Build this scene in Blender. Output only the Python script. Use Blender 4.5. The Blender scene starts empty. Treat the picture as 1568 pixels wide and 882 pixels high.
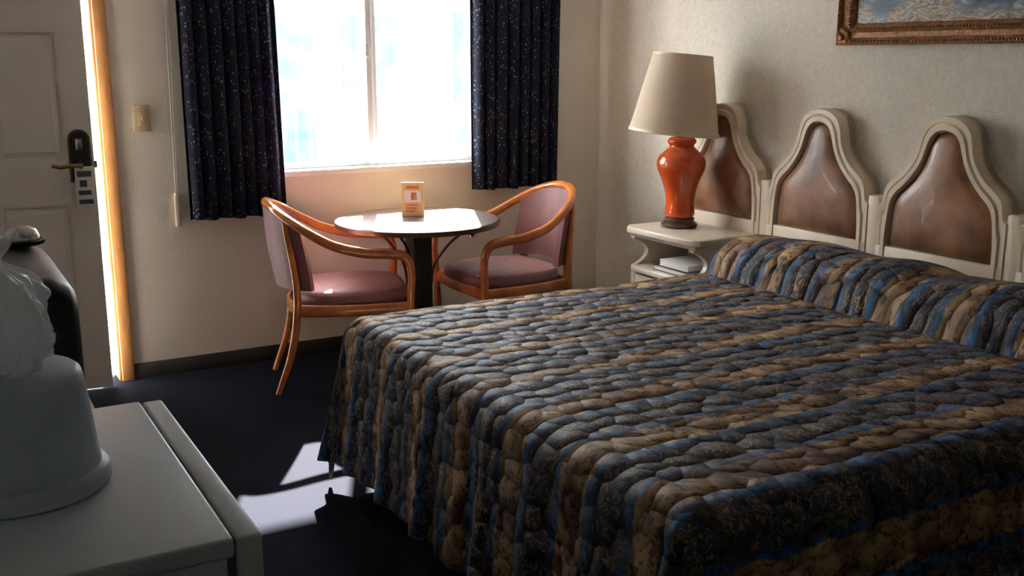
import bpy, bmesh, math, random
from mathutils import Vector, Matrix, noise
random.seed(4)
D=bpy.data
COL=bpy.context.scene.collection
pi=math.pi

# ------------------------------------------------------------------ materials
def newmat(name):
    m=D.materials.new(name); m.use_nodes=True
    nt=m.node_tree
    return m,nt,nt.nodes['Principled BSDF'],nt.nodes['Material Output']
def N(nt,t,**kw):
    n=nt.nodes.new(t)
    for k,v in kw.items():
        if k in n.inputs: n.inputs[k].default_value=v
        else: setattr(n,k,v)
    return n
def ramp(nt,stops,interp='LINEAR'):
    r=nt.nodes.new('ShaderNodeValToRGB'); cr=r.color_ramp; cr.interpolation=interp
    while len(cr.elements)>1: cr.elements.remove(cr.elements[-1])
    cr.elements[0].position=stops[0][0]; cr.elements[0].color=(*stops[0][1],1)
    for p,c in stops[1:]:
        e=cr.elements.new(p); e.color=(*c,1)
    return r
def mat(name,col,rough=.5,metal=0,var=.12,scale=8,bump=0,bscale=200,coat=0,spec=.5,sheen=0,stretch=(1,1,1)):
    m,nt,b,o=newmat(name)
    tc=N(nt,'ShaderNodeTexCoord'); mp=N(nt,'ShaderNodeMapping'); mp.inputs['Scale'].default_value=stretch
    nt.links.new(tc.outputs['Object'],mp.inputs[0])
    no=N(nt,'ShaderNodeTexNoise',Scale=scale,Detail=6.0); nt.links.new(mp.outputs[0],no.inputs['Vector'])
    lo=tuple(max(0,c*(1-var)) for c in col); hi=tuple(min(1,c*(1+var)) for c in col)
    r=ramp(nt,[(.3,lo),(.7,hi)]); nt.links.new(no.outputs['Fac'],r.inputs[0]); nt.links.new(r.outputs[0],b.inputs['Base Color'])
    b.inputs['Roughness'].default_value=rough; b.inputs['Metallic'].default_value=metal
    b.inputs['Coat Weight'].default_value=coat; b.inputs['Specular IOR Level'].default_value=spec
    b.inputs['Sheen Weight'].default_value=sheen
    if bump:
        n2=N(nt,'ShaderNodeTexNoise',Scale=bscale,Detail=3.0); nt.links.new(mp.outputs[0],n2.inputs['Vector'])
        bp=N(nt,'ShaderNodeBump',Strength=bump,Distance=.004); nt.links.new(n2.outputs['Fac'],bp.inputs['Height']); nt.links.new(bp.outputs[0],b.inputs['Normal'])
    return m

M_wall=mat('painted_wall',(.81,.75,.665),.75,var=.04,scale=3,bump=.25,bscale=120)
M_paper=mat('wallpaper',(.74,.69,.595),.7,var=.08,scale=60,bump=.5,bscale=150)
M_ceil=mat('ceiling_paint',(.85,.80,.72),.9,var=.03,bump=.4,bscale=80)
M_white=mat('white_trim',(.82,.80,.76),.4,var=.03)
M_door=mat('door_paint',(.76,.73,.69),.4,var=.04)
M_alum=mat('window_frame_white',(.78,.80,.82),.35,var=.03)
M_base=mat('dark_baseboard',(.012,.010,.010),.5,var=.2)
M_oak=mat('honey_oak',(.34,.155,.048),.45,var=.25,scale=6,stretch=(8,8,1))
M_chairwood=mat('chair_wood',(.46,.155,.042),.25,var=.3,scale=12,coat=.5)
M_mauve=mat('mauve_vinyl',(.20,.088,.098),.55,var=.12,scale=40,bump=.15,bscale=300,sheen=.1)
M_cream=mat('cream_lacquer',(.78,.66,.50),.4,var=.07,scale=10,coat=.1)
M_leather=mat('brown_leather',(.21,.098,.047),.33,var=.6,scale=7,bump=.2,bscale=180,coat=.1)
M_black=mat('black_metal',(.007,.007,.009),.4,var=.2)
M_tvblack=mat('tv_plastic',(.005,.007,.012),.45,var=.2,spec=.3)
M_screen=mat('tv_glass',(.02,.022,.025),.05,var=.1)
M_silver=mat('silver_metal',(.55,.55,.55),.25,metal=1,var=.1)
M_brass=mat('aged_brass',(.26,.19,.10),.3,metal=1,var=.3,scale=30)
M_orange=mat('orange_ceramic',(.60,.085,.018),.12,var=.2,scale=5,coat=.8)
M_dkwood=mat('dark_wood',(.06,.026,.014),.35,var=.4,scale=5,stretch=(1,8,8))
M_fridge=mat('fridge_white',(.50,.555,.61),.35,var=.02,bump=.1,bscale=500)
M_gasket=mat('gasket_grey',(.10,.10,.11),.6)
M_plate=mat('switch_beige',(.44,.34,.19),.4,var=.05)
M_nstand=mat('nightstand_cream',(.74,.67,.55),.35,var=.05,coat=.2)
M_mattress=mat('mattress_ticking',(.6,.58,.55),.8)
M_concrete=mat('concrete',(.60,.58,.55),.9,var=.1,scale=2)
M_stucco=mat('stucco',(.76,.78,.78),.9,var=.05,scale=2)
M_teal=mat('pale_teal_paint',(.040,.066,.066),.7,spec=.1,var=.35,scale=3)
M_rail=mat('pale_rail_paint',(.07,.09,.09),.7,spec=.1)
M_paperw=mat('paper_white',(.75,.74,.7),.7,var=.03)
M_cardy=mat('card_paper',(.66,.47,.24),.6,var=.08,scale=30)
M_cardo=mat('card_ink',(.60,.16,.03),.6)
M_ink=mat('dark_ink',(.05,.055,.12),.6)

# carpet
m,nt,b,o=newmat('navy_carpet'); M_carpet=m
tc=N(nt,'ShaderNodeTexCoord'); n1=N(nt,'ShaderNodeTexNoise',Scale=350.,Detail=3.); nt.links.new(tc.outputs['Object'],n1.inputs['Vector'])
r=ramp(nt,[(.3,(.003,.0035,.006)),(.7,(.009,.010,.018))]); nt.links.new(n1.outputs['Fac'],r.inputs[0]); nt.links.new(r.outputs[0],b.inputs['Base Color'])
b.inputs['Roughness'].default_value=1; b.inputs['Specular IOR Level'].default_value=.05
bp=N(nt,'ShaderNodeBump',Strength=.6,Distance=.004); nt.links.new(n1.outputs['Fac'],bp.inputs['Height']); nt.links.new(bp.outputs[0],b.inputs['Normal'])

# table top laminate
m,nt,b,o=newmat('walnut_laminate'); M_table=m
tc=N(nt,'ShaderNodeTexCoord'); mp=N(nt,'ShaderNodeMapping'); mp.inputs['Scale'].default_value=(1,7,1); nt.links.new(tc.outputs['Object'],mp.inputs[0])
n1=N(nt,'ShaderNodeTexNoise',Scale=6.,Detail=6.,Distortion=.6); nt.links.new(mp.outputs[0],n1.inputs['Vector'])
r=ramp(nt,[(.3,(.040,.022,.019)),(.55,(.070,.040,.035)),(.75,(.10,.058,.05))]); nt.links.new(n1.outputs['Fac'],r.inputs[0]); nt.links.new(r.outputs[0],b.inputs['Base Color'])
b.inputs['Roughness'].default_value=.36; b.inputs['Coat Weight'].default_value=.1

# bedspread
m,nt,b,o=newmat('striped_floral_quilt'); M_quilt=m
L=nt.links.new
uv=N(nt,'ShaderNodeUVMap'); uv.uv_map='UVMap'
nd=N(nt,'ShaderNodeTexNoise',Scale=24.,Detail=3.); L(uv.outputs[0],nd.inputs['Vector'])
sx=N(nt,'ShaderNodeSeparateXYZ'); L(uv.outputs[0],sx.inputs[0])
ma=N(nt,'ShaderNodeMath',operation='MULTIPLY_ADD'); L(nd.outputs['Fac'],ma.inputs[0]); ma.inputs[1].default_value=.050; L(sx.outputs['Y'],ma.inputs[2])
md=N(nt,'ShaderNodeMath',operation='MULTIPLY_ADD'); L(ma.outputs[0],md.inputs[0]); md.inputs[1].default_value=1/.275; md.inputs[2].default_value=20.04
fr=N(nt,'ShaderNodeMath',operation='FRACT'); L(md.outputs[0],fr.inputs[0])
w=N(nt,'ShaderNodeTexNoise',Scale=8.,Detail=2.); L(uv.outputs[0],w.inputs['Vector'])
tanr=ramp(nt,[(.36,(.085,.036,.022)),(.47,(.22,.125,.062)),(.62,(.36,.235,.115))]); L(w.outputs['Fac'],tanr.inputs[0])
wv=N(nt,'ShaderNodeTexNoise',Scale=34.,Detail=4.,Distortion=1.6); L(uv.outputs[0],wv.inputs['Vector'])
tmx=N(nt,'ShaderNodeMix',data_type='RGBA',blend_type='MULTIPLY'); tmx.inputs['Factor'].default_value=.85
tr2=ramp(nt,[(.40,(.12,.13,.20)),(.45,(.8,.7,.7)),(.5,(1,1,1))]); L(wv.outputs['Fac'],tr2.inputs[0]); L(tanr.outputs[0],tmx.inputs['A']); L(tr2.outputs[0],tmx.inputs['B'])
nn=N(nt,'ShaderNodeTexNoise',Scale=25.,Detail=4.,Distortion=2.6); L(uv.outputs[0],nn.inputs['Vector'])
fl=ramp(nt,[(.0,(.003,.004,.010)),(.38,(.005,.007,.018)),(.43,(.012,.050,.12)),(.47,(.006,.008,.013)),(.52,(.045,.020,.020)),(.545,(.26,.165,.085)),(.575,(.22,.14,.075)),(.60,(.03,.017,.020)),(.64,(.008,.010,.018)),(.70,(.02,.08,.10))]); L(nn.outputs['Fac'],fl.inputs[0])
bn=N(nt,'ShaderNodeTexNoise',Scale=30.,Detail=5.,Distortion=1.); L(uv.outputs[0],bn.inputs['Vector'])
bl=ramp(nt,[(.38,(.004,.007,.02)),(.47,(.006,.028,.08)),(.56,(.012,.075,.19)),(.7,(.025,.12,.26))]); L(bn.outputs['Fac'],bl.inputs[0])
m1=N(nt,'ShaderNodeMix',data_type='RGBA'); r1=ramp(nt,[(0,(0,0,0)),(.38,(0,0,0)),(.40,(1,1,1))]); L(fr.outputs[0],r1.inputs[0])
L(r1.outputs[0],m1.inputs['Factor']); L(tmx.outputs['Result'],m1.inputs['A']); L(fl.outputs[0],m1.inputs['B'])
m2=N(nt,'ShaderNodeMix',data_type='RGBA'); r2=ramp(nt,[(0,(0,0,0)),(.38,(0,0,0)),(.40,(1,1,1)),(.45,(1,1,1)),(.48,(0,0,0)),(.86,(0,0,0)),(.89,(1,1,1)),(.98,(1,1,1)),(1,(0,0,0))]); L(fr.outputs[0],r2.inputs[0])
L(r2.outputs[0],m2.inputs['Factor']); L(m1.outputs['Result'],m2.inputs['A']); L(bl.outputs[0],m2.inputs['B'])
# quilting: soft puffs
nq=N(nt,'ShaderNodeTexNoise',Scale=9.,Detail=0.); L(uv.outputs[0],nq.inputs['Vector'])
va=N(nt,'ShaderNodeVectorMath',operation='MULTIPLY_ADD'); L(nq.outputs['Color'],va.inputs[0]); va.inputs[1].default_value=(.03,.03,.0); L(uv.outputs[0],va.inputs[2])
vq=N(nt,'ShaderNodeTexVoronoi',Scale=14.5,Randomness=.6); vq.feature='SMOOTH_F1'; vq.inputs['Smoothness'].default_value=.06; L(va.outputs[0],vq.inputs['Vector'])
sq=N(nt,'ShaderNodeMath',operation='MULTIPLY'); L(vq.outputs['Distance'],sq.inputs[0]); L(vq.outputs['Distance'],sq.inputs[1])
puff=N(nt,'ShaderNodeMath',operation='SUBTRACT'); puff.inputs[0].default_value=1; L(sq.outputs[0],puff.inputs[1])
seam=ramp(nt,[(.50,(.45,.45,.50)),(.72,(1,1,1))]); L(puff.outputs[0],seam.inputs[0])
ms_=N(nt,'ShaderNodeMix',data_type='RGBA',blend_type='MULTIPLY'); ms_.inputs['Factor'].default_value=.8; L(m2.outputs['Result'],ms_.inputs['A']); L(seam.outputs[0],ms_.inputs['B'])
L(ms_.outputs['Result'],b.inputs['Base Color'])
b.inputs['Roughness'].default_value=.66; b.inputs['Sheen Weight'].default_value=.03; b.inputs['Specular IOR Level'].default_value=.28
bp=N(nt,'ShaderNodeBump',Strength=.9,Distance=.042); L(puff.outputs[0],bp.inputs['Height']); L(bp.outputs[0],b.inputs['Normal'])

# curtain
m,nt,b,o=newmat('navy_speckled_curtain'); M_curt=m; L=nt.links.new
uv=N(nt,'ShaderNodeUVMap'); uv.uv_map='UVMap'
mp=N(nt,'ShaderNodeMapping'); mp.inputs['Scale'].default_value=(100,62,1); L(uv.outputs[0],mp.inputs[0])
vo=N(nt,'ShaderNodeTexVoronoi',Scale=1.); L(mp.outputs[0],vo.inputs['Vector'])
rr=ramp(nt,[(0,(1,1,1)),(.22,(1,1,1)),(.34,(0,0,0))]); L(vo.outputs['Distance'],rr.inputs[0])
wn=N(nt,'ShaderNodeSeparateColor'); L(vo.outputs['Color'],wn.inputs[0])
cr=ramp(nt,[(0,(.010,.014,.03)),(.30,(.04,.05,.09)),(.48,(.22,.24,.27)),(.76,(.22,.08,.05)),(.86,(.08,.13,.22))],'CONSTANT'); L(wn.outputs[0],cr.inputs[0])
mx=N(nt,'ShaderNodeMix',data_type='RGBA'); mx.inputs['A'].default_value=(.006,.009,.022,1); L(rr.outputs[0],mx.inputs['Factor']); L(cr.outputs[0],mx.inputs['B'])
L(mx.outputs['Result'],b.inputs['Base Color']); b.inputs['Roughness'].default_value=.85; b.inputs['Specular IOR Level'].default_value=.2
tl=N(nt,'ShaderNodeBsdfTranslucent'); tl.inputs[0].default_value=(.03,.018,.05,1)
ms=N(nt,'ShaderNodeMixShader'); ms.inputs[0].default_value=.18; L(b.outputs[0],ms.inputs[1]); L(tl.outputs[0],ms.inputs[2]); L(ms.outputs[0],o.inputs[0])

# lampshade
m,nt,b,o=newmat('cream_shade_fabric'); M_shade=m; L=nt.links.new
b.inputs['Base Color'].default_value=(.82,.73,.60,1); b.inputs['Roughness'].default_value=.8
tc=N(nt,'ShaderNodeTexCoord'); n1=N(nt,'ShaderNodeTexNoise',Scale=250.); L(tc.outputs['Object'],n1.inputs['Vector'])
bp=N(nt,'ShaderNodeBump',Strength=.2,Distance=.002); L(n1.outputs['Fac'],bp.inputs['Height']); L(bp.outputs[0],b.inputs['Normal'])
tl=N(nt,'ShaderNodeBsdfTranslucent'); tl.inputs[0].default_value=(.85,.70,.50,1)
ms=N(nt,'ShaderNodeMixShader'); ms.inputs[0].default_value=.35; L(b.outputs[0],ms.inputs[1]); L(tl.outputs[0],ms.inputs[2]); L(ms.outputs[0],o.inputs[0])

def plastic(name,col,transp,transl,rough,bump=0):
    m,nt,b,o=newmat(name); L=nt.links.new
    tc=N(nt,'ShaderNodeTexCoord'); n1=N(nt,'ShaderNodeTexNoise',Scale=12.,Detail=4.); L(tc.outputs['Object'],n1.inputs['Vector'])
    r=ramp(nt,[(.3,tuple(c*.9 for c in col)),(.7,col)]); L(n1.outputs['Fac'],r.inputs[0]); L(r.outputs[0],b.inputs['Base Color'])
    b.inputs['Roughness'].default_value=rough
    if bump:
        v=N(nt,'ShaderNodeTexVoronoi',Scale=38.); v.feature='F1'; L(tc.outputs['Object'],v.inputs['Vector'])
        bp=N(nt,'ShaderNodeBump',Strength=bump,Distance=.008); L(v.outputs['Distance'],bp.inputs['Height']); L(bp.outputs[0],b.inputs['Normal'])
    tl=N(nt,'ShaderNodeBsdfTranslucent'); tl.inputs[0].default_value=(*col,1)
    tp=N(nt,'ShaderNodeBsdfTransparent')
    a=N(nt,'ShaderNodeMixShader'); a.inputs[0].default_value=transl; L(b.outputs[0],a.inputs[1]); L(tl.outputs[0],a.inputs[2])
    c=N(nt,'ShaderNodeMixShader'); c.inputs[0].default_value=transp; L(a.outputs[0],c.inputs[1]); L(tp.outputs[0],c.inputs[2]); L(c.outputs[0],o.inputs[0])
    return m
M_bucket=plastic('bucket_plastic',(.76,.83,.88),0,.5,.35)
M_bag=plastic('bag_plastic',(.88,.92,.95),.55,.35,.12,bump=.9)

m,nt,b,o=newmat('window_glass'); M_glass=m; L=nt.links.new
tp=N(nt,'ShaderNodeBsdfTransparent'); gl=N(nt,'ShaderNodeBsdfGlossy',Roughness=.02); ms=N(nt,'ShaderNodeMixShader'); ms.inputs[0].default_value=.04
L(tp.outputs[0],ms.inputs[1]); L(gl.outputs[0],ms.inputs[2]); L(ms.outputs[0],o.inputs[0])

# picture
m,nt,b,o=newmat('landscape_painting_canvas'); M_paint=m; L=nt.links.new
tc=N(nt,'ShaderNodeTexCoord'); sp=N(nt,'ShaderNodeSeparateXYZ'); L(tc.outputs['Object'],sp.inputs[0])
mp=N(nt,'ShaderNodeMapping'); mp.inputs['Scale'].default_value=(1,1,2.2); L(tc.outputs['Object'],mp.inputs[0])
n1=N(nt,'ShaderNodeTexNoise',Scale=9.,Detail=8.,Distortion=1.5); L(mp.outputs[0],n1.inputs['Vector'])
c1=ramp(nt,[(.3,(.03,.025,.02)),(.42,(.24,.13,.05)),(.48,(.60,.50,.36)),(.53,(.05,.07,.10)),(.60,(.50,.48,.42)),(.72,(.2,.1,.04))]); L(n1.outputs['Fac'],c1.inputs[0])
c2=ramp(nt,[(.3,(.015,.035,.07)),(.5,(.035,.07,.12)),(.6,(.10,.16,.22)),(.7,(.5,.52,.5))]); L(n1.outputs['Fac'],c2.inputs[0])
n3=N(nt,'ShaderNodeTexNoise',Scale=4.,Detail=2.); L(tc.outputs['Object'],n3.inputs['Vector'])
zz_=N(nt,'ShaderNodeMath',operation='MULTIPLY_ADD'); L(n3.outputs['Fac'],zz_.inputs[0]); zz_.inputs[1].default_value=.25; L(sp.outputs['Z'],zz_.inputs[2])
mr=N(nt,'ShaderNodeMapRange'); mr.inputs['From Min'].default_value=1.81; mr.inputs['From Max'].default_value=1.85; L(zz_.outputs[0],mr.inputs['Value'])
mx=N(nt,'ShaderNodeMix',data_type='RGBA'); L(mr.outputs[0],mx.inputs['Factor']); L(c1.outputs[0],mx.inputs['A']); L(c2.outputs[0],mx.inputs['B']); L(mx.outputs['Result'],b.inputs['Base Color'])
bp=N(nt,'ShaderNodeBump',Strength=.5,Distance=.004); L(n1.outputs['Fac'],bp.inputs['Height']); L(bp.outputs[0],b.inputs['Normal']); b.inputs['Roughness'].default_value=.45
M_gold=mat('gilded_frame',(.22,.09,.026),.35,metal=.25,var=.5,scale=60,bump=.9,bscale=110)

# ------------------------------------------------------------------ geometry helpers
def finish(me,name,m,parent=None,smooth=True,inv=True,autos=40):
    ob=D.objects.new(name,me); COL.objects.link(ob)
    if m: me.materials.append(m)
    if smooth:
        for p in me.polygons: p.use_smooth=True
        try: me.set_sharp_from_angle(angle=math.radians(autos))
        except Exception: pass
    if parent:
        ob.parent=parent
        if inv: ob.matrix_parent_inverse=PM[parent.name].inverted()
    return ob
PM={}
def group(name,loc=(0,0,0),rz=0):
    e=D.objects.new(name,None); COL.objects.link(e); e.empty_display_size=.1
    e.location=loc; e.rotation_euler=(0,0,rz); PM[e.name]=Matrix.Translation(loc)@Matrix.Rotation(rz,4,'Z'); return e
def box(name,lo,hi,m,parent=None,bev=0,seg=2,inv=True):
    bm=bmesh.new(); bmesh.ops.create_cube(bm,size=1)
    for v in bm.verts:
        v.co=Vector([(lo[i]+hi[i])/2+v.co[i]*(hi[i]-lo[i]) for i in range(3)])
    if bev: bmesh.ops.bevel(bm,geom=bm.edges[:],offset=bev,segments=seg,affect='EDGES',profile=.5)
    bmesh.ops.recalc_face_normals(bm,faces=bm.faces)
    me=D.meshes.new(name); bm.to_mesh(me); bm.free()
    return finish(me,name,m,parent,smooth=bev>0,inv=inv)
def boxes(name,lst,m,parent=None,bev=0,inv=True):
    bm=bmesh.new()
    for lo,hi in lst:
        b2=bmesh.new(); bmesh.ops.create_cube(b2,size=1)
        for v in b2.verts: v.co=Vector([(lo[i]+hi[i])/2+v.co[i]*(hi[i]-lo[i]) for i in range(3)])
        if bev: bmesh.ops.bevel(b2,geom=b2.edges[:],offset=bev,segments=2,affect='EDGES',profile=.5)
        t=D.meshes.new('t'); b2.to_mesh(t); b2.free(); bm.from_mesh(t); D.meshes.remove(t)
    me=D.meshes.new(name); bm.to_mesh(me); bm.free()
    return finish(me,name,m,parent,smooth=bev>0,inv=inv)
def lathe(name,prof,c,m,parent=None,seg=48,inv=True,cap=True,ry=1.):
    bm=bmesh.new(); rings=[]
    for r,z in prof:
        rings.append([bm.verts.new((c[0]+r*math.cos(2*pi*i/seg),c[1]+ry*r*math.sin(2*pi*i/seg),c[2]+z)) for i in range(seg)])
    for a,b2 in zip(rings,rings[1:]):
        for i in range(seg): bm.faces.new((a[i],a[(i+1)%seg],b2[(i+1)%seg],b2[i]))
    if cap:
        bm.faces.new(rings[0][::-1]); bm.faces.new(rings[-1])
    bmesh.ops.recalc_face_normals(bm,faces=bm.faces)
    me=D.meshes.new(name); bm.to_mesh(me); bm.free()
    return finish(me,name,m,parent,inv=inv)
def catmull(pts,n=8):
    P=[Vector(p) for p in pts]; P=[P[0]*2-P[1]]+P+[P[-1]*2-P[-2]]; out=[]
    for i in range(1,len(P)-2):
        for k in range(n):
            t=k/n
            out.append(.5*((2*P[i])+(P[i+1]-P[i-1])*t+(2*P[i-1]-5*P[i]+4*P[i+1]-P[i+2])*t*t+(3*P[i]-P[i-1]-3*P[i+1]+P[i+2])*t**3))
    out.append(P[-2]); return out
def sweep(name,pts,sizes,m,parent=None,n=8,seg=12,ref=(0,0,1),inv=True,smoothpath=True,power=2.6):
    path=catmull(pts,n) if smoothpath else [Vector(p) for p in pts]
    if not smoothpath: n=1
    sz=[]
    for i in range(len(path)):
        t=i/n; k=min(int(t),len(sizes)-2); f=t-k
        sz.append((sizes[k][0]*(1-f)+sizes[k+1][0]*f,sizes[k][1]*(1-f)+sizes[k+1][1]*f))
    bm=bmesh.new(); rings=[]; side=None
    for i,p in enumerate(path):
        T=(path[min(i+1,len(path)-1)]-path[max(i-1,0)]).normalized()
        if side is None:
            r=Vector(ref)
            if abs(r.dot(T))>.95: r=Vector((1,0,0))
            side=T.cross(r).normalized()
        else: side=(side-T*side.dot(T)).normalized()
        up=side.cross(T).normalized()
        ring=[]
        for k in range(seg):
            a=2*pi*k/seg; c,s=math.cos(a),math.sin(a)
            cc=math.copysign(abs(c)**(2/power),c); ss=math.copysign(abs(s)**(2/power),s)
            ring.append(bm.verts.new(p+side*cc*sz[i][0]+up*ss*sz[i][1]))
        rings.append(ring)
    for a,b2 in zip(rings,rings[1:]):
        for i in range(seg): bm.faces.new((a[i],a[(i+1)%seg],b2[(i+1)%seg],b2[i]))
    bm.faces.new(rings[0][::-1]); bm.faces.new(rings[-1])
    bmesh.ops.recalc_face_normals(bm,faces=bm.faces)
    me=D.meshes.new(name); bm.to_mesh(me); bm.free()
    return finish(me,name,m,parent,inv=inv,autos=60)
def gridmesh(name,nu,nv,fn,m,parent=None,uvf=None,thick=0,inv=True,closeu=False):
    verts=[];faces=[]
    for i in range(nu):
        for j in range(nv): verts.append(fn(i/(nu-1) if not closeu else i/nu,j/(nv-1)))
    lim=nu if closeu else nu-1
    for i in range(lim):
        for j in range(nv-1):
            a=i*nv+j; b2=((i+1)%nu)*nv+j; faces.append((a,b2,b2+1,a+1))
    me=D.meshes.new(name); me.from_pydata([tuple(v) for v in verts],[],faces)
    if uvf:
        ul=me.uv_layers.new(name='UVMap')
        for lp in me.loops:
            i,j=divmod(lp.vertex_index,nv); ul.data[lp.index].uv=uvf(i/(nu-1),j/(nv-1))
    ob=finish(me,name,m,parent,inv=inv,autos=80)
    if thick:
        md=ob.modifiers.new('solid','SOLIDIFY'); md.thickness=thick; md.offset=0
    return ob

# ------------------------------------------------------------------ room shell
W=5.03; H=3.44; XL=-.36; YB=-2.2; ZC=2.45
WX0,WX1,WZ0,WZ1=1.47,2.68,.945,2.10
DX0,DX1,DZ=-.19,.745,2.05
T=.12
boxes('wall_north',[((XL-T,W,0),(DX0,W+T,ZC)),((DX0,W,DZ),(DX1,W+T,ZC)),((DX1,W,0),(WX0,W+T,ZC)),
   ((WX0,W,0),(WX1,W+T,WZ0)),((WX0,W,WZ1),(WX1,W+T,ZC)),((WX1,W,0),(H+T,W+T,ZC))],M_wall)
box('wall_east',(H,YB,0),(H+T,W,ZC),M_paper)
box('wall_west',(XL-T,YB,0),(XL,W,ZC),M_wall)
box('wall_south',(XL-T,YB-T,0),(H+T,YB,ZC),M_wall)
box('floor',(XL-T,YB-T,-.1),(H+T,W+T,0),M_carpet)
box('ceiling',(XL-T,YB-T,ZC),(H+T,W+T,ZC+.1),M_ceil)
box('baseboard_north',(.80,W-.012,0),(H,W,.075),M_base,bev=.003)
box('baseboard_east',(H-.012,YB,0),(H,W-.012,.075),M_base,bev=.003)
box('baseboard_west',(XL,YB,0),(XL+.012,W,.075),M_base,bev=.003)

boxes('trim_1',[((DX1,W-.018,0),(DX1+.055,W+.005,DZ+.055)),((DX0-.055,W-.018,0),(DX0,W+.005,DZ+.055)),((DX0,W-.018,DZ),(DX1,W+.005,DZ+.055)),
   ((DX1-.012,W,0),(DX1,W+T,DZ)),((DX0,W,0),(DX0+.012,W+T,DZ)),((DX0,W,DZ-.012),(DX1,W+T,DZ))],M_oak,bev=.003)

# window
wn=group('window_1',((WX0+WX1)/2,W,WZ0))
fy0,fy1=W+.06,W+.11
boxes('frame',[((WX0,fy0,WZ0),(WX0+.035,fy1,WZ1)),((WX1-.035,fy0,WZ0),(WX1,fy1,WZ1)),((WX0,fy0,WZ0),(WX1,fy1,WZ0+.03)),((WX0,fy0,WZ1-.035),(WX1,fy1,WZ1)),
   ((2.045,fy0-.01,WZ0),(2.075,fy1,WZ1)),((2.082,fy0+.012,WZ0),(2.108,fy1,WZ1))],M_alum,wn,bev=.003)
box('glass',(WX0+.03,fy0+.03,WZ0+.025),(WX1-.03,fy0+.034,WZ1-.03),M_glass,wn)
box('sill',(WX0-.02,W-.03,WZ0-.025),(WX1+.02,W+.06,WZ0+.004),M_white,wn,bev=.004)
box('latch',(2.035,fy0-.03,1.50),(2.055,fy0-.01,1.56),M_alum,wn,bev=.003)

# door leaf, ajar
ang=-math.radians(8)
dr=group('door_1',(DX0+.016,W+.012,0),ang)
dw=.870; st=.115
rows=[(.22,.86),(1.06,1.60),(1.72,1.93)]
cols=[(st,dw/2-.05),(dw/2+.05,dw-st)]
parts=[((0,0,.012),(st,.04,2.035)),((dw-st,0,.012),(dw,.04,2.035)),((dw/2-.05,0,.012),(dw/2+.05,.04,2.035))]
zz=[.012]+[z for r_ in rows for z in r_]+[2.035]
for k in range(0,len(zz),2):
    for c in cols: parts.append(((c[0],0,zz[k]),(c[1],.04,zz[k+1])))
boxes('stiles_and_rails',parts,M_door,dr,inv=False)
for i,(z0,z1) in enumerate(rows):
    for j,(x0,x1) in enumerate(cols):
        box(f'panel_recess_{i}{j}',(x0-.001,.014,z0-.001),(x1+.001,.026,z1+.001),M_door,dr,inv=False)
        bm=bmesh.new(); d=.035
        A=[(x0+.012,z0+.012),(x1-.012,z0+.012),(x1-.012,z1-.012),(x0+.012,z1-.012)]
        B=[(x0+d,z0+d),(x1-d,z0+d),(x1-d,z1-d),(x0+d,z1-d)]
        va_=[bm.verts.new((x,.0142,z)) for x,z in A]; vb_=[bm.verts.new((x,.003,z)) for x,z in B]
        for k in range(4): bm.faces.new((va_[k],va_[(k+1)%4],vb_[(k+1)%4],vb_[k]))
        bm.faces.new(vb_); bmesh.ops.recalc_face_normals(bm,faces=bm.faces)
        me=D.meshes.new('p'); bm.to_mesh(me); bm.free(); finish(me,f'panel_raised_{i}{j}',M_door,dr,smooth=False,inv=False)
hx=dw-.056
def arch_plate(name,cx_,w_,z0,z1,y0,y1,m,parent):
    bm=bmesh.new(); pts=[(cx_-w_,z0),(cx_+w_,z0),(cx_+w_,z1-w_)]
    for k in range(1,12): a=pi*k/12; pts.append((cx_+w_*math.cos(a),z1-w_+w_*math.sin(a)))
    pts.append((cx_-w_,z1-w_))
    f=bm.faces.new([bm.verts.new((x,y1,z)) for x,z in pts]); r_=bmesh.ops.extrude_face_region(bm,geom=[f])
    for v in [g for g in r_['geom'] if isinstance(g,bmesh.types.BMVert)]: v.co.y=y0
    bmesh.ops.recalc_face_normals(bm,faces=bm.faces); me=D.meshes.new(name); bm.to_mesh(me); bm.free()
    return finish(me,name,m,parent,smooth=False,inv=False)
arch_plate('lock_plate_brass',hx,.046,.960,1.19,-.006,0,M_brass,dr)
arch_plate('lock_plate_black',hx,.037,.970,1.18,-.014,-.004,M_black,dr)
box('card_slot',(hx-.015,-.02,1.10),(hx+.015,-.012,1.15),M_silver,dr,bev=.003,inv=False)
sweep('lever_spindle',[(hx,-.01,1.035),(hx,-.03,1.035),(hx,-.055,1.035)],[(.012,.012)]*3,M_brass,dr,inv=False)
sweep('lever',[(hx+.005,-.055,1.035),(hx-.04,-.058,1.038),(hx-.08,-.055,1.032),(hx-.115,-.05,1.04)],[(.01,.009),(.008,.009),(.007,.009),(.006,.007)],M_brass,dr,inv=False)
box('door_tag',(hx-.028,-.024,.845),(hx+.050,-.021,1.03),M_paperw,dr,bev=.001,inv=False)
for k,(a,b2,c,d) in enumerate([(-.018,.040,.985,1.01),(-.01,.02,.94,.97),(-.018,.035,.905,.925),(-.018,.040,.865,.885)]):
    box(f'door_tag_print_{k}',(hx+a,-.0255,c),(hx+b2,-.0242,d),M_ink,dr,inv=False)
box('latch_bolt',(dw-.001,.012,1.02),(dw+.012,.028,1.05),M_brass,dr,inv=False)

# light switch
sw=group('light_switch',(.922,W,1.22))
box('plate',(.885,W-.008,1.163),(.960,W,1.283),M_plate,sw,bev=.003)
box('rocker',(.905,W-.011,1.190),(.940,W-.006,1.256),M_plate,sw,bev=.002)
box('toggle',(.917,W-.020,1.215),(.928,W-.008,1.238),M_plate,sw,bev=.002)

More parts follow.
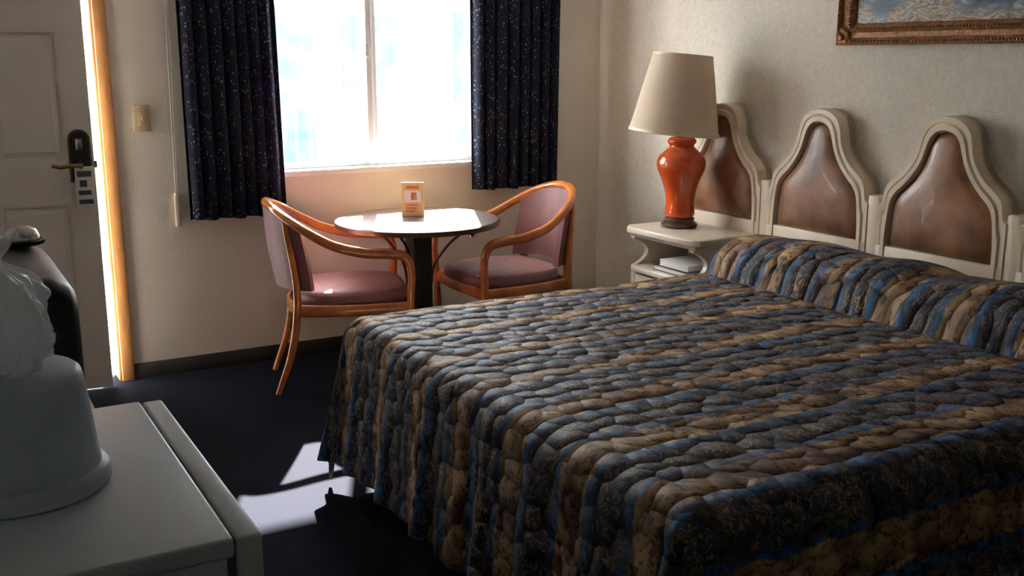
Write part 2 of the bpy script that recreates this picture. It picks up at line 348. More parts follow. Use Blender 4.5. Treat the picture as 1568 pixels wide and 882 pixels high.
# curtain cord tensioner
cg=group('curtain_cord',(1.05,W,.8))
box('tension_pulley',(1.040,W-.016,.715),(1.062,W,.875),M_cream,cg,bev=.004)
sweep('cord_1',[(1.046,W-.018,.86),(1.05,W-.03,1.4),(1.06,W-.04,2.2)],[(.002,.002)]*3,M_paperw,cg)
sweep('cord_2',[(1.056,W-.018,.86),(1.062,W-.03,1.4),(1.072,W-.04,2.2)],[(.002,.002)]*3,M_paperw,cg)

# curtains
def curtain(x0t,x1t,x0b,x1b,zb,ph,period):
    g=group('curtain',((x0b+x1b)/2,W-.09,zb)); wd=x1b-x0b; fold=1.9
    def fn(u,v):
        x=(x0t+(x1t-x0t)*u)*v+(x0b+(x1b-x0b)*u)*(1-v)
        a=2*pi*u*wd/period+ph+.6*math.sin(u*9)+.12*math.sin(v*6+u*4)
        amp=.026+.006*math.sin(u*17+ph)
        y=W-.085+amp*math.sin(a)
        x+=.010*math.cos(a)*(1 if .04<u<.96 else 0)
        return (x,y,zb+(2.27-zb)*v+.004*math.sin(u*23)*(1-v))
    gridmesh('drape',200,40,fn,M_curt,g,uvf=lambda u,v:(u*wd*fold,v*(2.27-zb)),thick=.003)
    return g
c1=curtain(1.09,1.53,1.095,1.555,.75,0.3,.062)
c2=curtain(2.585,3.125,2.59,3.10,.80,1.1,.066)
rd=group('curtain_rod',(2.1,W-.085,2.28))
sweep('rod',[(1.02,W-.085,2.285),(2.1,W-.085,2.285),(3.2,W-.085,2.285)],[(.012,.012)]*3,M_alum,rd)
boxes('brackets',[((1.04,W-.09,2.27),(1.06,W,2.30)),((3.15,W-.09,2.27),(3.17,W,2.30)),((2.09,W-.09,2.27),(2.11,W,2.30))],M_alum,rd)

# ------------------------------------------------------------------ bed
bd=group('bed',(2.25,2.38,0))
Xf=1.215; XH=3.33; Yn=1.43; Yf=3.33; r0=.075; ZT=.625; DR=.55
yc=(Yn+Yf)/2; hw=(Yf-Yn)/2
box('box_spring',(Xf+.07,Yn+.06,.14),(XH,Yf-.06,.36),M_mattress,bd,bev=.02)
box('mattress',(Xf+.05,Yn+.05,.365),(XH,Yf-.05,ZT-.03),M_mattress,bd,bev=.04,seg=3)
boxes('bed_legs',[((x-.03,y-.03,0),(x+.03,y+.03,.14)) for x in (1.45,3.2) for y in (1.65,2.38,3.1)],M_black,bd)
S1=XH-(Xf+r0); SM=S1+DR; T1=hw-r0; TM=T1+DR
def prof(d):
    if d<r0*pi/2: return r0*math.sin(d/r0), r0*(1-math.cos(d/r0))
    e=d-r0*pi/2; return r0+.10*e, r0+e*.99
def foldf(p): return .55*math.sin(2*pi*p/.235+1.3*math.sin(p*4.1))+.35*math.sin(2*pi*p/.128+1.7+math.sin(p*7))
def spread(u,v):
    s=u*SM; t=-TM+v*2*TM
    a=max(0,s-S1); b_=max(0,abs(t)-T1); sg=1 if t>=0 else -1
    bx=XH-min(s,S1); by=yc+max(-T1,min(T1,t))
    x,y,z=bx,by,ZT
    if a>0 or b_>0:
        d=(a**4+b_**4)**.25; th=math.atan2(b_,a); n_=math.hypot(a,b_)
        out,down=prof(d)
        if a>0 and b_==0: p=t
        elif a>0: p=sg*(T1+th*.34)
        else: p=sg*(T1+.534+(S1-s))
        k=min(1,d/DR)**1.4
        cor=math.sin(2*th) if (a>0 and b_>0) else 0
        out+=k*(.024*foldf(p)+cor*.06+cor*.03*math.sin(7*th))
        z=ZT-down
        if z<.012: out+=.012-z; z=.012
        x=bx-out*a/n_; y=by+sg*out*b_/n_
    if x>2.72:
        ds=abs(t)-(T1-.02)
        e=1.0 if ds<0 else (math.sqrt(max(0,1-(ds/.17)**2)) if ds<.17 else 0)
        uu=(x-2.84)/.49
        if 0<uu:
            hgt=math.sqrt(max(0,1-((.42-uu)/.42)**2)) if uu<.42 else 1-.45*((uu-.42)/.58)**2
        else: hgt=0
        mid=1-.12*math.exp(-(t/.07)**2)
        z+=(.140+.008*math.sin(t*13))*hgt*e*mid
        z-=.022*math.exp(-((x-2.815)/.035)**2)*e
        if b_>0: y+=sg*.035*hgt*e
    z+=.005*noise.noise(Vector((x*2,y*2,1)))+.0015*noise.noise(Vector((x*11,y*11,5)))
    return (x,y,max(z,.01))
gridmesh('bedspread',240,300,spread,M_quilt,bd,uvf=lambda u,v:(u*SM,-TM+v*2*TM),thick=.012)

# ------------------------------------------------------------------ headboard
hb=group('headboard',(3.38,2.6,.9))
OUT=[(.0,1.285),(.045,1.278),(.085,1.257),(.110,1.225),(.120,1.19),(.124,1.16),(.134,1.13),(.155,1.095),(.185,1.06),(.218,1.035),(.247,1.01),(.263,.985),(.268,.955),(.275,.93),(.290,.92)]
INN=[(.0,1.225),(.030,1.219),(.052,1.202),(.066,1.175),(.077,1.145),(.090,1.110),(.110,1.072),(.137,1.035),(.170,1.0),(.198,.975),(.216,.95),(.226,.92),(.232,.88),(.235,.84),(.237,.80)]
def smooth2(pl,n=4): return [(p.x,p.y) for p in catmull([(a,b_,0) for a,b_ in pl],n)]
O_=smooth2(OUT); I_=smooth2(INN)
def hunit(yc_,idx):
    ro=O_+[(.290,.45)]; ri=I_+[(.238,.755)]
    lo_=[(-a,b_) for a,b_ in ro[1:]][::-1]; li_=[(-a,b_) for a,b_ in ri[1:]][::-1]
    oo=lo_+ro; ii=li_+ri
    pr=[(0,3.432),(0,3.356),(.05,3.348),(.36,3.348),(.44,3.352),(.56,3.343),(.88,3.343),(.98,3.352),(1,3.375)]
    bm=bmesh.new(); rows_=[]
    for t,x in pr:
        rows_.append([bm.verts.new((x,yc_+o[0]*(1-t)+i_[0]*t,o[1]*(1-t)+(i_[1])*t)) for o,i_ in zip(oo,ii)])
    for a,b_ in zip(rows_,rows_[1:]):
        for k in range(len(a)-1): bm.faces.new((a[k],a[k+1],b_[k+1],b_[k]))
    bmesh.ops.recalc_face_normals(bm,faces=bm.faces)
    me=D.meshes.new('arch'); bm.to_mesh(me); bm.free(); finish(me,f'arch_frame_{idx}',M_cream,hb,autos=35)
    box(f'bottom_rail_{idx}',(3.347,yc_-.289,.45),(3.43,yc_+.289,.757),M_cream,hb,bev=.006)
    bm=bmesh.new(); f=bm.faces.new([bm.verts.new((3.40,yc_+a,b_)) for a,b_ in oo]); r_=bmesh.ops.extrude_face_region(bm,geom=[f])
    for v in [g for g in r_['geom'] if isinstance(g,bmesh.types.BMVert)]: v.co.x=3.438
    bmesh.ops.recalc_face_normals(bm,faces=bm.faces); me=D.meshes.new('bb'); bm.to_mesh(me); bm.free(); finish(me,f'back_board_{idx}',M_cream,hb,smooth=False)
    nseg=8
    bot=[(ri[-1][0]+(li_[0][0]-ri[-1][0])*k/nseg,.755) for k in range(1,nseg)]
    loop=ii+bot; cx_,cz_=0,.90
    bm=bmesh.new(); rings=[]
    for sc,xx in [(1.0,3.374),(.97,3.362),(.90,3.352),(.75,3.345),(.5,3.341),(.25,3.339)]:
        rings.append([bm.verts.new((xx,yc_+cx_+(a-cx_)*sc,cz_+(b_-cz_)*sc)) for a,b_ in loop])
    n_=len(loop)
    for a,b_ in zip(rings,rings[1:]):
        for k in range(n_): bm.faces.new((a[k],a[(k+1)%n_],b_[(k+1)%n_],b_[k]))
    c=bm.verts.new((3.3385,yc_+cx_,cz_))
    for k in range(n_): bm.faces.new((rings[-1][k],rings[-1][(k+1)%n_],c))
    bmesh.ops.recalc_face_normals(bm,faces=bm.faces); me=D.meshes.new('lp'); bm.to_mesh(me); bm.free(); finish(me,f'leather_panel_{idx}',M_leather,hb,autos=80)
cs=[3.865,3.24,2.61,1.98,1.35]
for i,c in enumerate(cs): hunit(c,i+1)
for i,c in enumerate([4.175,3.552,2.925,2.295,1.665,1.04]):
    box(f'post_{i+1}',(3.352,c-.028,.45),(3.436,c+.028,.950),M_cream,hb,bev=.006)
boxes('legs',[((3.39,1.02,0),(3.43,1.06,.46)),((3.39,4.16,0),(3.43,4.20,.46)),((3.39,2.27,0),(3.43,2.31,.46))],M_cream,hb)

# ------------------------------------------------------------------ nightstand
ns=group('nightstand',(3.15,3.83,0))
def slab(name,poly,z0,z1,m,parent,bev=.008,inv=True):
    bm=bmesh.new(); f=bm.faces.new([bm.verts.new((x,y,z0)) for x,y in poly]); r_=bmesh.ops.extrude_face_region(bm,geom=[f])
    for v in [g for g in r_['geom'] if isinstance(g,bmesh.types.BMVert)]: v.co.z=z1
    bmesh.ops.recalc_face_normals(bm,faces=bm.faces)
    if bev:
        eds=[e for e in bm.edges if abs(e.verts[0].co.z-e.verts[1].co.z)<1e-6]
        bmesh.ops.bevel(bm,geom=eds,offset=bev,segments=3,affect='EDGES',profile=.5)
    me=D.meshes.new(name); bm.to_mesh(me); bm.free(); return finish(me,name,m,parent,inv=inv)
slab('top',[(3.335,3.56),(2.99,3.56),(2.955,3.60),(2.955,4.06),(2.99,4.10),(3.335,4.10)],.668,.70,M_nstand,ns)
box('top_molding',(2.985,3.585,.650),(3.335,4.075,.668),M_nstand,ns,bev=.004)
def side(name,y0,y1):
    pts=[(3.33,.04),(2.99,.04),(2.99,.50)]
    for k in range(0,11):
        a=pi*k/10; pts.append((2.985+.085*max(0,math.sin(a))**.8,.505+.135*k/10))
    pts+=[(2.985,.65),(3.33,.65)]
    bm=bmesh.new(); f=bm.faces.new([bm.verts.new((x,y0,z)) for x,z in pts]); r_=bmesh.ops.extrude_face_region(bm,geom=[f])
    for v in [g for g in r_['geom'] if isinstance(g,bmesh.types.BMVert)]: v.co.y=y1
    bmesh.ops.recalc_face_normals(bm,faces=bm.faces); me=D.meshes.new(name); bm.to_mesh(me); bm.free(); finish(me,name,M_nstand,ns,autos=30)
side('side_panel_near',3.595,3.622); side('side_panel_far',4.038,4.065)
box('rear_panel',(3.315,3.625,.04),(3.33,4.035,.65),M_nstand,ns)
slab('shelf',[(3.315,3.60),(2.985,3.60),(2.965,3.63),(2.965,4.03),(2.985,4.06),(3.315,4.06)],.483,.51,M_nstand,ns,bev=.006)
box('drawer_front',(2.985,3.63,.27),(3.315,4.03,.47),M_nstand,ns,bev=.006)
box('lower_door',(2.985,3.63,.06),(3.315,4.03,.262),M_nstand,ns,bev=.006)
lathe('drawer_knob',[(.004,0),(.014,.004),(.016,.012),(.008,.02)],(0,0,0),M_brass,ns).matrix_parent_inverse=PM['nightstand'].inverted()@Matrix.Translation((2.985,3.83,.37))@Matrix.Rotation(-pi/2,4,'Y')
boxes('feet',[((x,y,0),(x+.04,y+.04,.045)) for x in (3.01,3.28) for y in (3.605,4.01)],M_nstand,ns)
bk=group('book',(3.1,3.78,.51))
box('cover_back',(2.998,3.658,.5105),(3.192,3.902,.5135),M_dkwood,bk,bev=.001)
box('pages',(3.003,3.663,.513),(3.19,3.897,.533),M_paperw,bk,bev=.002)
box('cover_front',(2.998,3.658,.533),(3.192,3.902,.5365),M_dkwood,bk,bev=.001)
b2k=group('book',(3.11,3.77,.537))
box('cover_back',(3.008,3.655,.5375),(3.192,3.87,.540),M_white,b2k,bev=.001)
box('pages',(3.011,3.659,.540),(3.19,3.866,.562),M_paperw,b2k,bev=.002)
box('cover_front',(3.008,3.655,.562),(3.192,3.87,.565),M_white,b2k,bev=.001)

# ------------------------------------------------------------------ lamp
lx,ly=3.165,3.925
lp=group('table_lamp',(lx,ly,.70))
lathe('base',[(.070,0),(.086,.003),(.088,.014),(.080,.022),(.070,.028),(.072,.040),(.066,.046)],(lx,ly,.701),M_dkwood,lp)
pr=catmull([(.062,0,.046),(.072,0,.060),(.070,0,.085),(.068,0,.12),(.074,0,.17),(.091,0,.225),(.112,0,.275),(.116,0,.31),(.104,0,.340),(.076,0,.365),(.058,0,.385),(.066,0,.400),(.068,0,.412),(.055,0,.425),(.03,0,.43)],5)
lathe('ceramic_body',[(max(.004,p.x),p.z) for p in pr],(lx,ly,.701),M_orange,lp)
sweep('stem',[(lx,ly,1.12),(lx,ly,1.3),(lx,ly,1.49)],[(.006,.006)]*3,M_brass,lp)
lathe('socket',[(.016,0),(.018,.02),(.018,.06),(.012,.07)],(lx,ly,1.14),M_brass,lp)
lathe('bulb',[(.012,0),(.016,.02),(.03,.05),(.032,.07),(.02,.095),(.004,.104)],(lx,ly,1.21),M_paperw,lp)
TILT=Matrix.Translation((-.008,.004,0))@Matrix.Translation((lx,ly,1.50))@Matrix.Rotation(math.radians(5.2),4,Vector((.4955,.8686,0)))@Matrix.Translation((-lx,-ly,-1.50))
tilted=[]
sp=[(.213,1.145),(.2085,1.16),(.192,1.24),(.175,1.33),(.157,1.42),(.139,1.503),(.137,1.508)]
o_=lathe('shade',[(r_,z) for r_,z in sp],(lx,ly,0),M_shade,lp,cap=False,seg=72); tilted.append(o_)
s_=o_.modifiers.new('s','SOLIDIFY'); s_.thickness=.003
tilted.append(lathe('shade_trim_bottom',[(.2125,1.143),(.2155,1.146),(.2135,1.158),(.211,1.158)],(lx,ly,0),M_cream,lp,cap=False,seg=72))
tilted.append(lathe('shade_trim_top',[(.1375,1.500),(.1415,1.500),(.1395,1.511),(.1365,1.511)],(lx,ly,0),M_cream,lp,cap=False,seg=72))
for k in range(3):
    a=2*pi*k/3+.4
    tilted.append(sweep(f'spider_{k}',[(lx,ly,1.49),(lx+.07*math.cos(a),ly+.07*math.sin(a),1.495),(lx+.137*math.cos(a),ly+.137*math.sin(a),1.503)],[(.002,.002)]*3,M_brass,lp))
tilted.append(lathe('finial',[(.006,0),(.010,.006),(.006,.014),(.003,.02)],(lx,ly,1.49),M_brass,lp))
for t_ in tilted: t_.data.transform(TILT)

# ------------------------------------------------------------------ round table
tx,ty=2.065,4.53
tb=group('round_table',(tx,ty,0))
lathe('top',[(.35,.712),(.385,.714),(.392,.720),(.392,.735),(.386,.741),(.37,.742)],(tx,ty,0),M_table,tb,seg=96)
lathe('edge_band',[(.388,.713),(.3945,.715),(.3945,.737),(.390,.740)],(tx,ty,0),M_dkwood,tb,cap=False,seg=96)
box('column',(tx-.05,ty-.05,.04),(tx+.05,ty+.05,.69),M_black,tb,bev=.006)
box('mount_plate',(tx-.16,ty-.16,.69),(tx+.16,ty+.16,.712),M_black,tb,bev=.004)
for k in range(4):
    a=pi/4+k*pi/2; c,s=math.cos(a),math.sin(a)
    sweep(f'foot_{k}',[(tx+c*.04,ty+s*.04,.05),(tx+c*.18,ty+s*.18,.04),(tx+c*.31,ty+s*.31,.018)],[(.03,.03),(.028,.025),(.022,.016)],M_black,tb)
    sweep(f'brace_{k}',[(tx+c*.06,ty+s*.06,.42),(tx+c*.08,ty+s*.08,.52),(tx+c*.16,ty+s*.16,.63),(tx+c*.25,ty+s*.25,.70)],[(.006,.006)]*4,M_black,tb)
lathe('hook',[(.006,0),(.018,.004),(.018,.012),(.006,.03)],(tx+.14,ty-.30,.684),M_silver,tb)

cd=group('tent_card',(2.09,4.64,.742),math.radians(-28))
def tent(u_,name,sg):
    bm=bmesh.new(); hgt=.16; w_=.053; th=.0015
    vs=[(-w_,sg*.028,0),(w_,sg*.028,0),(w_,sg*.002,hgt),(-w_,sg*.002,hgt)]
    f=bm.faces.new([bm.verts.new(v) for v in vs]); me=D.meshes.new(name); bm.to_mesh(me); bm.free()
    ob=finish(me,name,u_,cd,smooth=False,inv=False); s_=ob.modifiers.new('s','SOLIDIFY'); s_.thickness=th
tent(M_cardy,'front_leaf',-1); tent(M_cardy,'back_leaf',1)
def onleaf(name,x0,x1,z0,z1,m):
    bm=bmesh.new(); f=lambda z:-.028+.026*z/.16-.0016
    bm.faces.new([bm.verts.new(v) for v in [(x0,f(z0),z0),(x1,f(z0),z0),(x1,f(z1),z1),(x0,f(z1),z1)]]); me=D.meshes.new(name); bm.to_mesh(me); bm.free()
    finish(me,name,m,cd,smooth=False,inv=False)
onleaf('header_print',-.03,.03,.132,.144,M_cardo); onleaf('photo_print',-.040,.040,.066,.122,M_paperw)
for k in range(3): onleaf(f'text_print_{k}',-.035,.03-.01*k,.05-.015*k,.056-.015*k,M_cardo)
onleaf('logo_print',-.008,.020,.076,.112,M_cardo)

# ------------------------------------------------------------------ chairs
def chair(loc,rz):
    g=group('barrel_armchair',loc,rz)
    half=[(.250,.255,.0),(.258,.262,.20),(.268,.270,.42),(.272,.276,.56),(.245,.282,.622),(.18,.287,.640),(.06,.288,.650),(-.07,.280,.685),(-.18,.250,.745),(-.27,.190,.805),(-.325,.10,.842)]
    pts=[(x,-y,z) for x,y,z in half]+[(-.342,0,.853)]+[(x,y,z) for x,y,z in half[::-1]]
    hs=[(.013,.015),(.016,.018),(.018,.019),(.018,.020),(.021,.018),(.024,.015),(.024,.015),(.022,.016),(.020,.018),(.018,.021),(.017,.023)]
    sweep('arm_rail_and_front_legs',pts,hs+[(.017,.024)]+hs[::-1],M_chairwood,g,ref=(0,1,0),inv=False,n=8,seg=14)
    for sg,nm in ((-1,'right'),(1,'left')):
        sweep(f'back_leg_{nm}',[(-.335,sg*.20,0),(-.265,sg*.205,.20),(-.235,sg*.215,.40),(-.240,sg*.215,.55),(-.262,sg*.20,.70),(-.275,sg*.182,.80)],
              [(.013,.016),(.018,.020),(.019,.024),(.016,.020),(.015,.018),(.014,.016)],M_chairwood,g,ref=(0,1,0),inv=False)
        sweep(f'side_rail_{nm}',[(.255,sg*.262,.385),(0,sg*.262,.385),(-.235,sg*.215,.385)],[(.011,.028)]*3,M_chairwood,g,inv=False)
    sweep('front_rail',[(.262,-.25,.385),(.275,0,.385),(.262,.25,.385)],[(.011,.028)]*3,M_chairwood,g,inv=False)
    sweep('rear_rail',[(-.235,-.21,.385),(-.262,0,.385),(-.235,.21,.385)],[(.011,.028)]*3,M_chairwood,g,inv=False)
    def edge(a):
        c,s=math.cos(a),math.sin(a)
        ex=math.copysign(abs(c)**.5,c)*(.285 if c>0 else .235); ey=math.copysign(abs(s)**.5,s)*(.25 if c>0 else .25-.045*abs(c))
        return ex,ey
    prs=[(.90,.395),(.98,.402),(1.0,.425),(.99,.448),(.94,.464),(.8,.474),(.55,.481),(.25,.484),(.02,.485)]
    def fn(u,v):
        a=2*pi*u; k=v*(len(prs)-1); i=min(int(k),len(prs)-2); f=k-i
        sc=prs[i][0]*(1-f)+prs[i+1][0]*f; z=prs[i][1]*(1-f)+prs[i+1][1]*f
        ex,ey=edge(a); return (ex*sc+.0,ey*sc,z)
    gridmesh('seat_cushion',64,26,fn,M_mauve,g,inv=False,closeu=True)
    box('seat_base',(-.215,-.2,.375),(.25,.2,.40),M_dkwood,g,inv=False)
    def bf(off):
        def fn(u,v):
            t=(u-.5)*2
            ang_=t*1.12
            zt=.842-.085*abs(t)**2.2; z=.475+(zt-.475)*v
            lean=-.045*(v**1.2)
            bul=.012*math.sin(pi*v)*(1-t**4)
            R=.245-off-bul*(1 if off>0 else -1)
            return (-.055+lean-R*math.cos(ang_)*1.03, R*1.0*math.sin(ang_), z)
        return fn
    gridmesh('back_pad_inner',40,16,bf(.022),M_mauve,g,inv=False)
    gridmesh('back_pad_outer',40,16,bf(-.008),M_mauve,g,inv=False)
    def edgef(u,v):
        if u<.25: uu,vv=u*4,0
        elif u<.5: uu,vv=1,(u-.25)*4
        elif u<.75: uu,vv=1-(u-.5)*4,1
        else: uu,vv=0,1-(u-.75)*4
        A_=Vector(bf(.022)(uu,vv)); B_=Vector(bf(-.008)(uu,vv)); return A_.lerp(B_,v)
    gridmesh('back_pad_welt',161,3,edgef,M_mauve,g,inv=False)
    return g
chair((1.70,4.57,0),math.radians(-15))
chair((2.56,4.55,0),math.radians(180))

# ------------------------------------------------------------------ picture
pc=group('framed_painting',(H,2.47,1.93))
PY0,PY1,PZ0,PZ1=1.70,3.235,1.545,2.33
def framemesh():
    prf=[(0,0),(0,-.032),(.008,-.040),(.020,-.036),(.030,-.026),(.050,-.022),(.062,-.030),(.070,-.032),(.078,-.026),(.086,-.018),(.086,-.004)]
    bm=bmesh.new(); loops=[]
    for ins,dx in prf:
        pts=[(PY0+ins,PZ0+ins),(PY1-ins,PZ0+ins),(PY1-ins,PZ1-ins),(PY0+ins,PZ1-ins)]
        loops.append([bm.verts.new((H+dx,y,z)) for y,z in pts])
    for a,b_ in zip(loops,loops[1:]):
        for k in range(4): bm.faces.new((a[k],a[(k+1)%4],b_[(k+1)%4],b_[k]))
    bmesh.ops.recalc_face_normals(bm,faces=bm.faces); me=D.meshes.new('fr'); bm.to_mesh(me); bm.free()
    finish(me,'gilt_frame',M_gold,pc,smooth=False)
framemesh()
bm=bmesh.new()
def bead(y,z,r_,x):
    bmesh.ops.create_icosphere(bm,subdivisions=1,radius=r_,matrix=Matrix.Translation((x,y,z)))
y=PY0+.066
while y<PY1-.06: bead(y,PZ0+.066,.0055,H-.031); bead(y,PZ1-.066,.0055,H-.031); bead(y,PZ0+.014,.007,H-.038); y+=.0145
z=PZ0+.066
while z<PZ1-.06: bead(PY0+.066,z,.0055,H-.031); bead(PY1-.066,z,.0055,H-.031); bead(PY1-.014,z,.007,H-.038); z+=.0145
for (yy,zz_) in [(PY0,PZ0),(PY1,PZ0),(PY0,PZ1),(PY1,PZ1)]:
    sy=1 if yy==PY0 else -1; sz=1 if zz_==PZ0 else -1
    for k in range(7):
        a=k/6*pi/2; bead(yy+sy*(.03+.03*math.cos(a)),zz_+sz*(.03+.03*math.sin(a)),.014,H-.028)
    bead(yy+sy*.03,zz_+sz*.03,.022,H-.024)
me=D.meshes.new('beads'); bm.to_mesh(me); bm.free(); finish(me,'carved_beading',M_gold,pc,autos=180)
box('canvas',(H-.012,PY0+.08,PZ0+.08),(H-.004,PY1-.08,PZ1-.08),M_paint,pc)

# ------------------------------------------------------------------ mini fridge
fg=group('mini_fridge',(.08,1.49,0))
FY0,FY1=1.205,1.80
box('cabinet',(-.22,FY0,.02),(.285,FY1,.905),M_fridge,fg,bev=.012,seg=3)
box('top_cover',(-.225,FY0-.004,.895),(.292,FY1+.004,.922),M_fridge,fg,bev=.005,seg=3)
box('gasket',(.284,FY0+.008,.08),(.298,FY1-.008,.915),M_gasket,fg)
box('door_panel',(.295,FY0-.002,.06),(.328,FY1+.002,.920),M_fridge,fg,bev=.005,seg=3)
box('door_handle',(.328,FY0+.03,.60),(.345,FY0+.055,.82),M_gasket,fg,bev=.006)
box('hinge',(.29,FY0+.01,.02),(.325,FY0+.05,.06),M_gasket,fg)
boxes('feet',[((x,y,0),(x+.03,y+.03,.025)) for x in (-.19,.22) for y in (1.22,1.74)],M_gasket,fg)

# ice bucket (upside down)
bx_,by_=.082,1.505; z0=.922
ib=group('ice_bucket',(bx_,by_,z0))
pr=[(.100,.004),(.112,.0),(.116,.004),(.116,.018),(.112,.024),(.104,.028),(.1025,.04),(.098,.08),(.0935,.12),(.090,.150),(.087,.160),(.080,.166),(.05,.167),(.004,.167)]
lathe('shell',pr,(bx_,by_,z0),M_bucket,ib,seg=64,cap=False)
lathe('inner_wall',[(.100,.004),(.092,.06),(.085,.145),(.004,.150)],(bx_,by_,z0),M_bucket,ib,seg=64,cap=False)

# plastic bag on top
pbx,pby=.062,1.50; pz=z0+.168
pb=group('plastic_bag',(pbx,pby,pz))
def bagf(u,v):
    a=2*pi*u
    prof_=[(.0,0),(.05,.0),(.068,.012),(.073,.04),(.072,.07),(.066,.10),(.050,.124),(.028,.140),(.020,.150),(.030,.164),(.038,.180)]
    k=v*(len(prof_)-1); i=min(int(k),len(prof_)-2); f=k-i
    r_=prof_[i][0]*(1-f)+prof_[i+1][0]*f; z=prof_[i][1]*(1-f)+prof_[i+1][1]*f
    n1_=noise.noise(Vector((math.cos(a)*1.8,math.sin(a)*1.8,z*22)))
    n2_=abs(noise.noise(Vector((math.cos(a)*5,math.sin(a)*5,z*38+3))))
    n3_=math.sin(a*13+z*30)*.03
    r_*=1+.18*n1_+.22*n2_*(1 if z>.01 else .0)+n3_
    return (pbx+r_*math.cos(a),pby+r_*math.sin(a),pz+z+.008*n1_*(1 if z>.03 else 0))
o_=gridmesh('crumpled_film',128,70,bagf,M_bag,pb,closeu=True)
def bagf2(u,v):
    x,y,z=bagf(u,v*.62); return (pbx+(x-pbx)*.72,pby+(y-pby)*.72,pz+.004+(z-pz)*.9+.004*math.sin(u*40))
gridmesh('inner_film',80,40,bagf2,M_bag,pb,closeu=True)

# ------------------------------------------------------------------ dresser + tv
ds=group('dresser',(0,2.25,0))
box('carcass',(XL+.016,1.90,.06),(.27,2.56,.715),M_dkwood,ds,bev=.004)
box('top',(XL+.016,1.885,.715),(.29,2.575,.74),M_dkwood,ds,bev=.004)
for k in range(3): box(f'drawer_{k}',(.27,1.92,.09+.205*k),(.285,2.54,.28+.205*k),M_dkwood,ds,bev=.004)
for k in range(3): box(f'pull_{k}',(.285,2.17,.175+.205*k),(.30,2.29,.19+.205*k),M_brass,ds,bev=.004)
box('plinth',(XL+.02,1.92,0),(.25,2.54,.06),M_black,ds)
tv=group('television',(0,2.25,.74))
def tvsec(x,y0,y1,z0_,z1_,rad,n=6):
    out=[]
    for (cy_,cz_,a0) in [(y1-rad,z1_-rad,0),(y0+rad,z1_-rad,pi/2),(y0+rad,z0_+rad,pi),(y1-rad,z0_+rad,1.5*pi)]:
        for k in range(n+1):
            a=a0+pi/2*k/n; out.append((x,cy_+rad*math.cos(a),cz_+rad*math.sin(a)))
    return out
def loft(name,secs,m,parent):
    bm=bmesh.new(); R=[[bm.verts.new(p) for p in s] for s in secs]; n_=len(R[0])
    for a,b_ in zip(R,R[1:]):
        for k in range(n_): bm.faces.new((a[k],a[(k+1)%n_],b_[(k+1)%n_],b_[k]))
    bm.faces.new(R[0][::-1]); bm.faces.new(R[-1]); bmesh.ops.recalc_face_normals(bm,faces=bm.faces)
    me=D.meshes.new(name); bm.to_mesh(me); bm.free(); return finish(me,name,m,parent,autos=50)
loft('cabinet_body',[tvsec(-.21,2.10,2.42,.80,1.02,.02),tvsec(-.17,2.08,2.44,.77,1.06,.03),tvsec(-.02,2.03,2.49,.745,1.095,.03),tvsec(.13,2.015,2.505,.742,1.105,.03)],M_tvblack,tv)
loft('front_bezel',[tvsec(.13,2.01,2.51,.741,1.108,.03),tvsec(.19,2.01,2.51,.741,1.105,.035),tvsec(.222,2.02,2.50,.745,1.09,.04),tvsec(.235,2.035,2.485,.755,1.07,.04)],M_tvblack,tv)
loft('screen',[tvsec(.230,2.07,2.45,.80,1.04,.03),tvsec(.240,2.08,2.44,.81,1.03,.03),tvsec(.244,2.13,2.39,.85,.99,.03)],M_screen,tv)
ax_,ay_=.182,2.42
at=group('ashtray',(ax_,ay_,1.106))
lathe('dish',[(.03,0),(.042,.004),(.046,.012),(.04,.014),(.03,.008),(.004,.007)],(ax_,ay_,1.107),M_black,at)
lathe('domed_lid',[(.034,.013),(.034,.02),(.028,.034),(.015,.042),(.003,.044)],(ax_,ay_,1.107),M_silver,at)

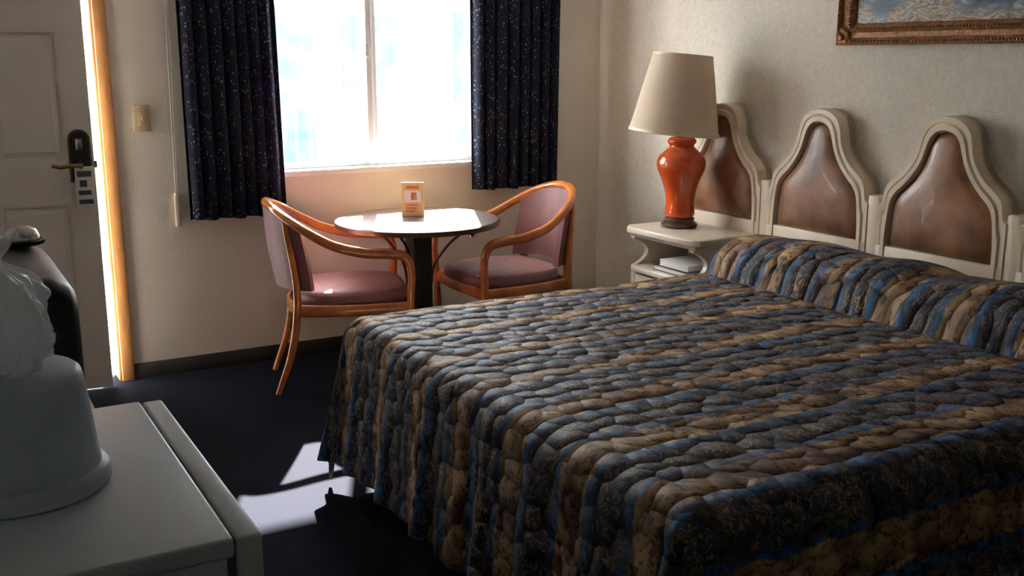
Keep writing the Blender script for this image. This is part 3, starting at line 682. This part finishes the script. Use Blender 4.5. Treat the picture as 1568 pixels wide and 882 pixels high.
# ------------------------------------------------------------------ exterior
box('exterior_ground',(-12,W+T,-.12),(16,24,-.02),M_concrete)
box('exterior_walkway_roof',(-12,W+T,2.72),(16,6.60,2.85),M_ceil)
eb=group('exterior_building',(2,13,0))
box('facade',(-10,13,-.02),(15,13.3,5.5),M_stucco,eb)
for k in range(8):
    x=-8+k*2.9
    box(f'facade_door_{k}',(x,12.93,0),(x+.9,13,2.1),M_teal,eb); box(f'facade_window_{k}',(x+1.3,12.93,1.1),(x+2.0,13,2.0),M_teal,eb)
    box(f'facade_door_up_{k}',(x,12.93,2.9),(x+.9,13,4.9),M_teal,eb)
er=group('exterior_railing',(2,9,0))
boxes('bars',[((-2+.13*k,9,0),(-2+.13*k+.02,9.02,1.05)) for k in range(80)]+[((-2,8.99,1.05),(8.4,9.03,1.09))],M_rail,er)

# ------------------------------------------------------------------ light
w=D.worlds.new('World'); bpy.context.scene.world=w; w.use_nodes=True
bg=w.node_tree.nodes['Background']; bg.inputs[0].default_value=(.91,.955,1.0,1); bg.inputs[1].default_value=33.0
sl=D.lights.new('sun','SUN'); sl.energy=190; sl.angle=math.radians(.8); sl.color=(1,.96,.90)
so=D.objects.new('sun',sl); COL.objects.link(so)
el=math.radians(35.6); hd=Vector((-.41,-.912,0)).normalized()
dv=Vector((hd.x*math.cos(el),hd.y*math.cos(el),-math.sin(el)))
so.rotation_euler=dv.to_track_quat('-Z','Y').to_euler(); so.location=(4,9,6)
pl=D.lights.new('window_portal','AREA'); pl.shape='RECTANGLE'; pl.size=WX1-WX0; pl.size_y=WZ1-WZ0; pl.cycles.is_portal=True
po=D.objects.new('window_portal',pl); COL.objects.link(po); po.location=((WX0+WX1)/2,W+.125,(WZ0+WZ1)/2); po.rotation_euler=(-pi/2,0,0)

sc=bpy.context.scene
try:
    sc.view_settings.view_transform='Standard'; sc.view_settings.look='None'
except Exception as e: print(e)

cam=D.cameras.new('camera'); cam.sensor_width=36; cam.lens=36*1600/1568; cam.clip_start=.05
co=D.objects.new('camera',cam); COL.objects.link(co); co.location=(0,0,1.5)
co.rotation_euler=(math.radians(90-12.5),0,math.radians(-29.7)); sc.camera=co
